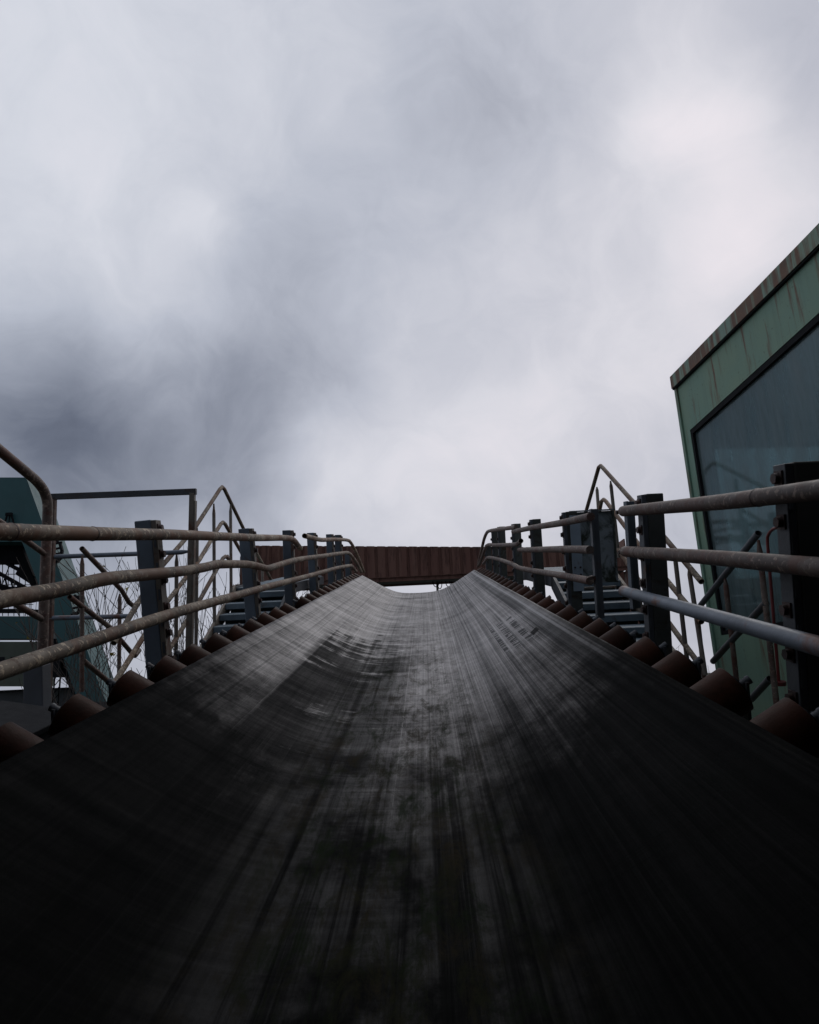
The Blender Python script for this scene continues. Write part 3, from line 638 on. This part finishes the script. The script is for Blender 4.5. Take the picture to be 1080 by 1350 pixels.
# ------------------------------------------------------------------ brown gantry crossing behind the head
GY = 19.0
def gs(px, py): d = ray(px, py); return CAM + d * (GY / d.y)
gl, gr_ = gs(318, 719), gs(824, 722); gb = gs(570, 764)
H = ((gl.z + gr_.z) / 2 - gb.z) ; z0 = gb.z
t = thing('corrugated_gantry', 'brown corrugated gantry box crossing above the far end of the belt', 'gantry', (gl.x, GY, z0))
yaw = math.atan2(0, 1)
Lg = gr_.x - gl.x
def corr(L, Hh):
    mb = MB(); p = .30; x = 0; prof = []
    while x < L:
        prof += [(x, 0), (x + .20, 0), (x + .225, .045), (x + .275, .045)]; x += p
    n = len(prof)
    vs = [(a, b, 0) for a, b in prof] + [(a, b, Hh) for a, b in prof] + [(a, b + .03, 0) for a, b in prof] + [(a, b + .03, Hh) for a, b in prof]
    fs = [(i, i + 1, n + i + 1, n + i) for i in range(n - 1)] + [(2 * n + i, 3 * n + i, 3 * n + i + 1, 2 * n + i + 1) for i in range(n - 1)] + [(n + i, n + i + 1, 3 * n + i + 1, 3 * n + i) for i in range(n - 1)]
    return mb.add(vs, fs)
zt0 = gl.z - z0; zt1 = gr_.z - z0
c_ = corr(Lg, 1.0)
c_.v = [(x, y, .13 + z * ((zt0 + (zt1 - zt0) * x / Lg) - .13)) for x, y, z in c_.v]
part('cladding', c_, M['clad'], t)
cb = MB(); cb.v = [(x, 1.0 - y, z) for x, y, z in c_.v]; cb.f = list(c_.f); cb.sm = list(c_.sm); part('cladding', cb, M['clad'], t)
part('end_wall', MB().box((-.02, 0.5, H / 2 + .05), (.04, .9, H - .12)), M['clad'], t); part('end_wall', MB().box((Lg + .02, 0.5, H / 2 + .02), (.04, .9, H - .12)), M['clad'], t)
part('roof_sheet', MB().prism([(0, .1, zt0 - .05), (Lg, .1, zt1 - .05), (Lg, .9, zt1 - .05), (0, .9, zt0 - .05)], (0, 0, .03)), M['clad'], t)
bb = MB().box((Lg / 2, .05, .01), (Lg + .3, .06, .02)).box((Lg / 2, .06, .065), (Lg + .3, .02, .09)).box((Lg / 2, .05, .12), (Lg + .3, .10, .015))
bb.box((Lg / 2, .95, .06), (Lg + .3, .1, .13)); part('bottom_beam', bb, M['clad'], t)
part('floor', MB().box((Lg / 2, .5, .05), (Lg, .8, .03)), M['steel'], t)
for x in (-.1, Lg + .1):
    part('support_leg', MB().box((x, .2, -z0 / 2 + .0), (.25, .25, z0)), M['clad'], t); part('support_leg', MB().box((x, .9, -z0 / 2), (.25, .25, z0)), M['clad'], t)
# pole and hanging cable beyond
pp = gs(577, 765); 
t = thing('thin_pole', 'thin beige pole standing under the brown gantry', 'pole', (pp.x, GY + 1.0, 0))
part('pole', MB().tube([(0, 0, 0), (0, 0, pp.z + .1)], .035, 8), M['strip'], t); part('foot', MB().box((0, 0, .02), (.25, .25, .04)), M['steel'], t)
def loops(c, rads, nm, lab):
    p = gs(*c); o = MB()
    for dx, r_, ph in rads:
        pts = [Vector((dx + r_ * math.sin(a), 0.02 * a, -r_ * 1.15 * (1 - math.cos(a)) / 1 - 0)) for a in [(-1.9 + 3.8 * i / 14) for i in range(15)]]
        m0 = min(q.z for q in pts); pts = [Vector((q.x, q.y, -(q.z - m0) - .55 + ph)) for q in pts]
        o.tube([Vector((q.x, q.y, q.z)) for q in pts], .013, 6)
    ob = part('hanging_cable', o, M['black']); ob.location = (p.x, GY + .3, p.z + .03); tag(ob, lab, 'cable')
def sagloop(px, lab):
    p = gs(px, 766); o = MB()
    for dx, w_, dp in ((0, .09, .16), (.10, .07, .22)):
        o.tube([Vector((dx + w_ * math.cos(math.pi * (1 + i / 12)), .01 * i, dp * math.sin(math.pi * (1 + i / 12)))) for i in range(13)], .012, 6)
    ob = part('hanging_cable', o, M['black']); ob.location = (p.x, GY + .2, p.z + .03); tag(ob, lab, 'cable')
sagloop(575, 'thin black cable loops hanging under the gantry beside the pole')
sagloop(592, 'thin black cable loops under the gantry at the right rim of the belt')
# head frame rail just past the belt end
t = thing('head_frame', 'blue grey cross rail behind the head end of the belt', 'frame', B(XC, S_END + 4.9, -1.9), BR)
part('cross_rail', MB().box((0, 0, 0), (2.4, .12, .10)), M['tread'], t); part('side_plate', MB().box((-1.2, 0, -.3), (.03, .5, .6)), M['steel'], t); part('side_plate', MB().box((1.2, 0, -.3), (.03, .5, .6)), M['steel'], t)

# ------------------------------------------------------------------ green cabin
d0 = ray(889, 496); P0 = CAM + d0 * (7.15 / d0.dot(ES))
hd = ray(486, 903); U = -Vector((hd.x, hd.y, 0)).normalized()           # along the wall towards the viewer
W_ = Vector((0, 0, 1)).cross(U) ; 
if W_.x < 0: W_ = -W_
def wl(px, py):                                          # (u, z) on the cabin's near wall
    d = ray(px, py); k = (P0 - CAM).dot(W_) / d.dot(W_); q = CAM + d * k - P0; return q.dot(U), q.z
for nm_, q in (('top0', (889, 496)), ('top1', (1080, 301)), ('fb', (890, 513)), ('fb1', (1080, 328)), ('corner', (894, 520)), ('cornerlow', (940, 870)), ('win', (912, 565)), ('win1', (1080, 412)), ('winlow', (948, 838))):
    print('CABIN', nm_, [round(x, 3) for x in wl(*q)])
rz = math.atan2(U.y, U.x)
print('HORIZON', [ (ROT.transposed() @ Vector((0,1,0)))[i] for i in range(3)])
sgn = 1 if (Matrix.Rotation(rz, 3, 'Z') @ Vector((0, 1, 0))).dot(W_) > 0 else -1
cab = thing('operator_cabin', 'green painted cabin with a large dirty window, cut off at the right edge', 'cabin', (P0.x, P0.y, P0.z - 3.3), (0, 0, rz))
LU = 4.6; DW = 3.0
u0 = (wl(894, 520)[0] + wl(938, 855)[0]) / 2
def z_at(pa, pb, u):                                     # line through two photo points, height at u
    a, b = wl(*pa), wl(*pb); return 3.3 + a[1] + (b[1] - a[1]) * (u - a[0]) / (b[0] - a[0])
def cb_(mb, ua, ub, wa, wb, zlo, zhi):                   # box with sloping top/bottom: zlo/zhi are functions of u
    f0 = zlo if callable(zlo) else (lambda u: zlo); f1 = zhi if callable(zhi) else (lambda u: zhi)
    pts = [(ua, f0(ua)), (ub, f0(ub)), (ub, f1(ub)), (ua, f1(ua))]
    return mb.prism([(u, sgn * wa, z) for u, z in pts], (0, sgn * (wb - wa), 0))
ztop = lambda u: z_at((889, 496), (1080, 301), u)
zfb = lambda u: z_at((890, 513), (1080, 328), u)
zw = lambda u: z_at((912, 565), (1080, 412), u)
uw = (wl(912, 565)[0] + wl(948, 838)[0]) / 2
zs = 3.3 + wl(948, 838)[1]
u0 = .0
print('cabin u0', u0, 'uw', uw, 'zs', zs, 'ztop', ztop(0), ztop(3), 'zw', zw(0), zw(3))
UE = 4.2
cb = MB(); cb_(cb, u0, UE + .5, 0, .06, zw, lambda u: zfb(u) + .02); cb_(cb, u0, uw, 0, .06, -.6, zw); cb_(cb, uw, UE, 0, .06, -.6, zs); cb_(cb, UE, UE + .5, 0, .06, -.6, zw)
part('near_wall', cb, M['cabin'], cab)
cb = MB(); cb_(cb, u0, UE + .5, DW - .06, DW, 2.55, lambda u: zfb(u) + .02); cb_(cb, u0, UE + .5, DW - .06, DW, -.6, 1.15); cb_(cb, u0, u0 + .12, DW - .06, DW, 1.15, 2.55); cb_(cb, 2.2, 2.28, DW - .06, DW, 1.15, 2.55); cb_(cb, UE, UE + .5, DW - .06, DW, 1.15, 2.55)
part('far_wall', cb, M['cabin'], cab)
cb = MB(); cb_(cb, u0 - .05, u0, 0.002, DW - .002, -.6, 1.15); cb_(cb, u0 - .05, u0, 0.002, .3, 1.15, zfb(u0)); cb_(cb, u0 - .05, u0, DW - .3, DW - .002, 1.15, zfb(u0)); cb_(cb, u0 - .05, u0, .3, DW - .3, 2.5, zfb(u0)); part('end_wall', cb, M['cabin'], cab)
cb = MB(); cb_(cb, UE + .5, UE + .55, 0.002, DW - .002, -.6, lambda u: zfb(u) - .01); part('end_wall', cb, M['cabin'], cab)
cb = MB(); cb_(cb, u0 - .02, UE + .6, -.04, DW + .05, zfb, ztop); part('roof_fascia', cb, M['fascia'], cab)
cb = MB(); cb_(cb, u0 - .02, UE + .5, -.03, -.003, lambda u: zfb(u) - .014, lambda u: zfb(u) - .001); part('fascia_shadow_strip', cb, M['black'], cab)  # black strip standing in for the shadow line under the fascia
cb = MB(); cb_(cb, u0 + .14, UE, DW - .2, DW - .16, 1.42, 1.46); cb_(cb, u0 + .14, UE, DW - .2, DW - .16, 1.62, 1.67); cb_(cb, u0 + .14, u0 + .18, DW - .2, DW - .16, -.6, 1.67); part('inner_rail', cb, M['cabin'], cab)
cb = MB(); cb_(cb, u0 + .001, u0 + .035, -.018, -.002, -.6, lambda u: zfb(u) - .004); part('corner_trim', cb, M['cabin'], cab)
cb = MB(); cb_(cb, u0, UE + .5, .06, DW - .06, -.62, -.6 + .0); part('floor', cb, M['steel'], cab)
fw = .035
cb = MB(); cb_(cb, uw + .002, uw + fw, .004, .05, zs + .002, lambda u: zw(u) - .002); cb_(cb, uw + fw, UE - .002, .004, .05, lambda u: zw(u) - .05, lambda u: zw(u) - .002); cb_(cb, uw + fw, UE - .002, .004, .05, zs + .002, zs + .04)
part('window_frame', cb, M['black'], cab)
cb = MB(); cb_(cb, uw + fw, UE - .004, .032, .038, zs + .03, lambda u: zw(u) - .04); part('window_pane', cb, M['glass'], cab)
cb = MB(); cb_(cb, u0 + .12, 2.2, DW - .035, DW - .03, 1.15, 2.55); part('window_pane', cb, M['glass'], cab)
cb = MB(); cb_(cb, 2.28, UE, DW - .035, DW - .03, 1.15, 2.55); part('window_pane', cb, M['glass'], cab)
cb = MB(); cb_(cb, u0 + .4, 3.6, 1.5, 1.9, .9, .96); cb_(cb, u0 + .4, .45, 1.5, 1.55, -.6, .9); cb_(cb, 3.5, 3.6, 1.5, 1.55, -.6, .9); part('desk', cb, M['olive'], cab)
# support under the cabin
part('support_frame', MB().box((2, sgn * 1.5, -2.4), (.4, .4, 3.6)).box((2, sgn * 1.5, -.72), (4.6, 2.8, .2)), M['steel'], cab)
# red bent tube by the cabin
X6 = 2.62
a0 = Vector(bx_(1013, 705, X6)); t = thing('red_hand_grip', 'thin dark red bent tube between the near right post and the cabin', 'grab bar', B(*a0), BR)
part('tube', MB().tube(smooth([Vector(bx_(*q, X6)) - a0 for q in ((1100, 686), (1050, 690), (1020, 697), (1012, 708), (1013, 730), (1018, 790), (1027, 900))], 4), .012, 10), M['red'], t)
part('flange', MB().tube([Vector(bx_(1027, 898, X6)) - a0, Vector(bx_(1027.3, 903, X6)) - a0], .05, 10), M['red'], t)

# ------------------------------------------------------------------ teal machine far on the left
TY = 26.0
def tp(px, py, dy=0): d = ray(px, py); q = CAM + d * ((TY + dy) / d.y); return q
o0_ = tp(60, 905); base = Vector((o0_.x, TY, 0))
t = thing('excavator_tower', 'tall teal steel portal of a mining machine at the far left edge', 'mining machine', base)
def L(px, py, dy=0): return tp(px, py, dy) - base
th = Vector((0, 1.4, 0))
part('portal_leg', MB().prism([L(29, 714), L(36, 633), L(92, 790), L(134, 912), L(140, 925), L(103, 925), L(83, 867), L(52, 773)], th), M['teal'], t)
part('head_panel', MB().prism([L(-140, 629), L(33, 629.5), L(36, 633), L(29, 714), L(-140, 714)], th), M['teal'], t)
part('cross_girder', MB().prism([L(-140, 812), L(50, 812.5), L(60, 842), L(-140, 842)], th * .5 + Vector((0, .3, 0))), M['teal'], t)
part('inner_strut', MB().bar(L(80, 868, .5), L(100, 915, .5), .18, .18), M['black'], t)
cbn = MB().prism([L(-140, 846), L(52, 846), L(52, 905), L(-140, 905)], (0, 1.0, 0)); part('engine_house', cbn, M['olive'], t)
for i in range(3): part('window', MB().prism([L(-10 + i * 22 + 2, 866, -.02), L(6 + i * 22, 866, -.02), L(6 + i * 22, 888, -.02), L(-8 + i * 22, 888, -.02)], (0, .018, 0)), M['black'], t)
part('counterweight', MB().prism([L(64, 842, .2), L(76, 842, .2), L(80, 850, .2), L(80, 893, .2), L(64, 893, .2)], (0, .9, 0)), M['black'], t)
la = MB()
for (a, b) in (((-20, 745), (60, 790)), ((-20, 765), (60, 792)), ((0, 738), (46, 762)), ((24, 715), (60, 800)), ((-30, 806), (50, 806)), ((-30, 776), (40, 776))): la.bar(L(*a, .9), L(*b, .9), .14, .14)
for i in range(9): la.bar(L(-18 + i * 8, 746 + i * 4.2, .9), L(-14 + i * 8, 768 + i * 2.7, .9), .05, .05)
la.prism([L(-60, 718, .8), L(26, 718, .8), L(40, 752, .8), L(28, 742, .8), L(-60, 742, .8)], (0, .5, 0))
la.prism([L(28, 742, .8), L(40, 752, .8), L(54, 790, .8), L(40, 770, .8), L(20, 757, .8)], (0, .5, 0))
part('boom_lattice', la, M['black'], t)
rp = MB()
for i in range(7): rp.bar(L(-4 + i * 7.5, 735, 1.2), L(-4 + i * 7.5, 812, 1.2), .022, .022, Vector((0, 1, 0)))
for y in (757, 771, 785, 790, 797, 803): rp.bar(L(-20, y, 1.2), L(44, y, 1.2), .025, .025)
rp.bar(L(-8, 800, 1.2), L(14, 742, 1.2), .03, .03)
part('guard_mesh', rp, M['black'], t)
for (cx, cy, rr2) in ((72, 727, 10), (97, 798, 9)):
    hp = MB()
    for i in range(5):
        a = R(-80 + i * 38); b = R(-80 + (i + 1) * 38)
        hp.bar(L(cx + rr2 * math.cos(a), cy + rr2 * 1.5 * math.sin(a)), L(cx + rr2 * math.cos(b), cy + rr2 * 1.5 * math.sin(b)), .09, .12, Vector((0, 1, 0)))
    for i in range(4): hp.bar(L(cx - 1, cy - 10 + i * 7), L(cx + rr2, cy - 12 + i * 7), .05, .08)
    part('ladder_hoop', hp, M['black'], t)
lm = MB().bar(L(5, 695, -.1), L(10, 677, -.1), .05, .05).bar(L(19, 693, -.1), L(15, 677, -.1), .05, .05).bar(L(12, 695, -.1), L(12.5, 677, -.1), .03, .03).box(L(12, 678, -.1), (.25, .1, .12))
part('hoist_bracket', lm, M['black'], t)
# long low dark building / wall beneath
q = tp(40, 906, 4)
t = thing('low_shed', 'long low dark shed on the horizon below the teal machine', 'shed', (q.x, TY + 4, 0))
hz = tp(105, 908, 4).z
part('wall', MB().box((-1, 1.5, hz / 2), (9, 3, hz)), M['steel'], t); part('roof', MB().box((-1, 1.5, hz + .04), (9.3, 3.3, .08)), M['black'], t)
part('door', MB().box((1.5, -.02, 1.1), (1.0, .05, 2.2)), M['olive'], t)
# small lattice mast seen below the counterweight
t = thing('lattice_mast', 'thin black lattice mast below the dark counterweight', 'mast', (tp(75, 905, 3).x, TY + 3, 0))
lm = MB(); h1 = tp(75, 850, 3).z
for dx in (-.12, .12): lm.bar((dx, 0, 0), (dx, 0, h1), .05, .05, Vector((0, 1, 0)))
z = 0
while z < h1 - .3: lm.bar((-.12, 0, z), (.12, 0, z + .3), .03, .03, Vector((0, 1, 0))); z += .3
part('lattice', lm, M['black'], t)

# ------------------------------------------------------------------ bare trees
def tree(px, py, Y, hgt, spread, seed, label, leaves=0, depth=5, dense=False, lean=0, name='bare_tree', box=None):
    rnd = random.Random(seed); d = ray(px, py); top = CAM + d * (Y / d.y); bx0 = top.x; H_ = top.z
    t = thing(name, label, 'tree', (bx0, Y, 0), None, 'bare trees beyond the walkways')
    tr = MB(); br = MB(); lf = MB(); tips = []
    def grow(p, dr, ln, r, lv):
        k = 4; pts = [p]; q = p.copy(); dd = dr.copy()
        for i in range(k):
            dd = (dd + Vector((rnd.uniform(-.14, .14), rnd.uniform(-.14, .14), rnd.uniform(-.02, .12)))).normalized()
            q = q + dd * ln / k; pts.append(q.copy())
        rs = [max(r * (1 - .55 * i / k), .003) for i in range(k + 1)]
        (tr if lv == 0 else br).tube(pts, rs, 7 if lv < 2 else 4)
        if lv >= depth: tips.append(q); return
        nb = 4 if lv == 0 else rnd.randint(2, 4)
        for j in range(nb):
            f = rnd.uniform(.35, 1) if lv else rnd.uniform(.55, 1); idx = min(int(f * k), k); pp_ = pts[idx]
            a = rnd.uniform(0, 2 * math.pi); tilt = rnd.uniform(.3, .75) * spread
            o = dd.orthogonal().normalized(); o = Matrix.Rotation(a, 3, dd) @ o
            nd = (dd * math.cos(tilt) + o * math.sin(tilt) + Vector((0, 0, .12))).normalized()
            grow(pp_, nd, ln * rnd.uniform(.55, .78), rs[idx] * rnd.uniform(.45, .65), lv + 1)
    grow(Vector((0, 0, 0)), Vector((lean, 0, 1)).normalized(), H_ * .42, hgt * .009, 0)
    zm = max(q.z for q in tips); k = H_ / zm
    for m_ in (tr, br): m_.v = [(x * k, y * k, z * k) for x, y, z in m_.v]
    part('trunk', tr, M['bark'], t); part('branches', br, M['bark'], t)
    for i in range(leaves):
        q = rnd.choice(tips) * k; a = [q + Vector((rnd.uniform(-.05, .05), rnd.uniform(-.05, .05), rnd.uniform(-.05, .05))) for _ in range(4)]
        lf.add(a, [(0, 1, 2), (0, 2, 3)])
    if leaves: part('leaves', lf, M['leaf'], t)
tree(232, 700, 13.5, 7, .9, 4, 'bare twiggy tree with a few yellow leaves behind the left peaked railing', leaves=26, depth=5)
tree(285, 745, 14.5, 7, .9, 9, 'leafless twiggy tree beside the left stairs, right of the yellow leaved one', depth=5)
tree(205, 790, 17, 7, 1.0, 12, 'smaller leafless tree low behind the crosswise left railing', depth=4)
tree(150, 885, 18, 5, .7, 21, 'thin leafless sapling tips low beside the teal machine', depth=3)
tree(905, 822, 16, 7, 1.1, 31, 'small twiggy tree in the gap left of the green cabin', depth=6)
print('SCENE BUILT')
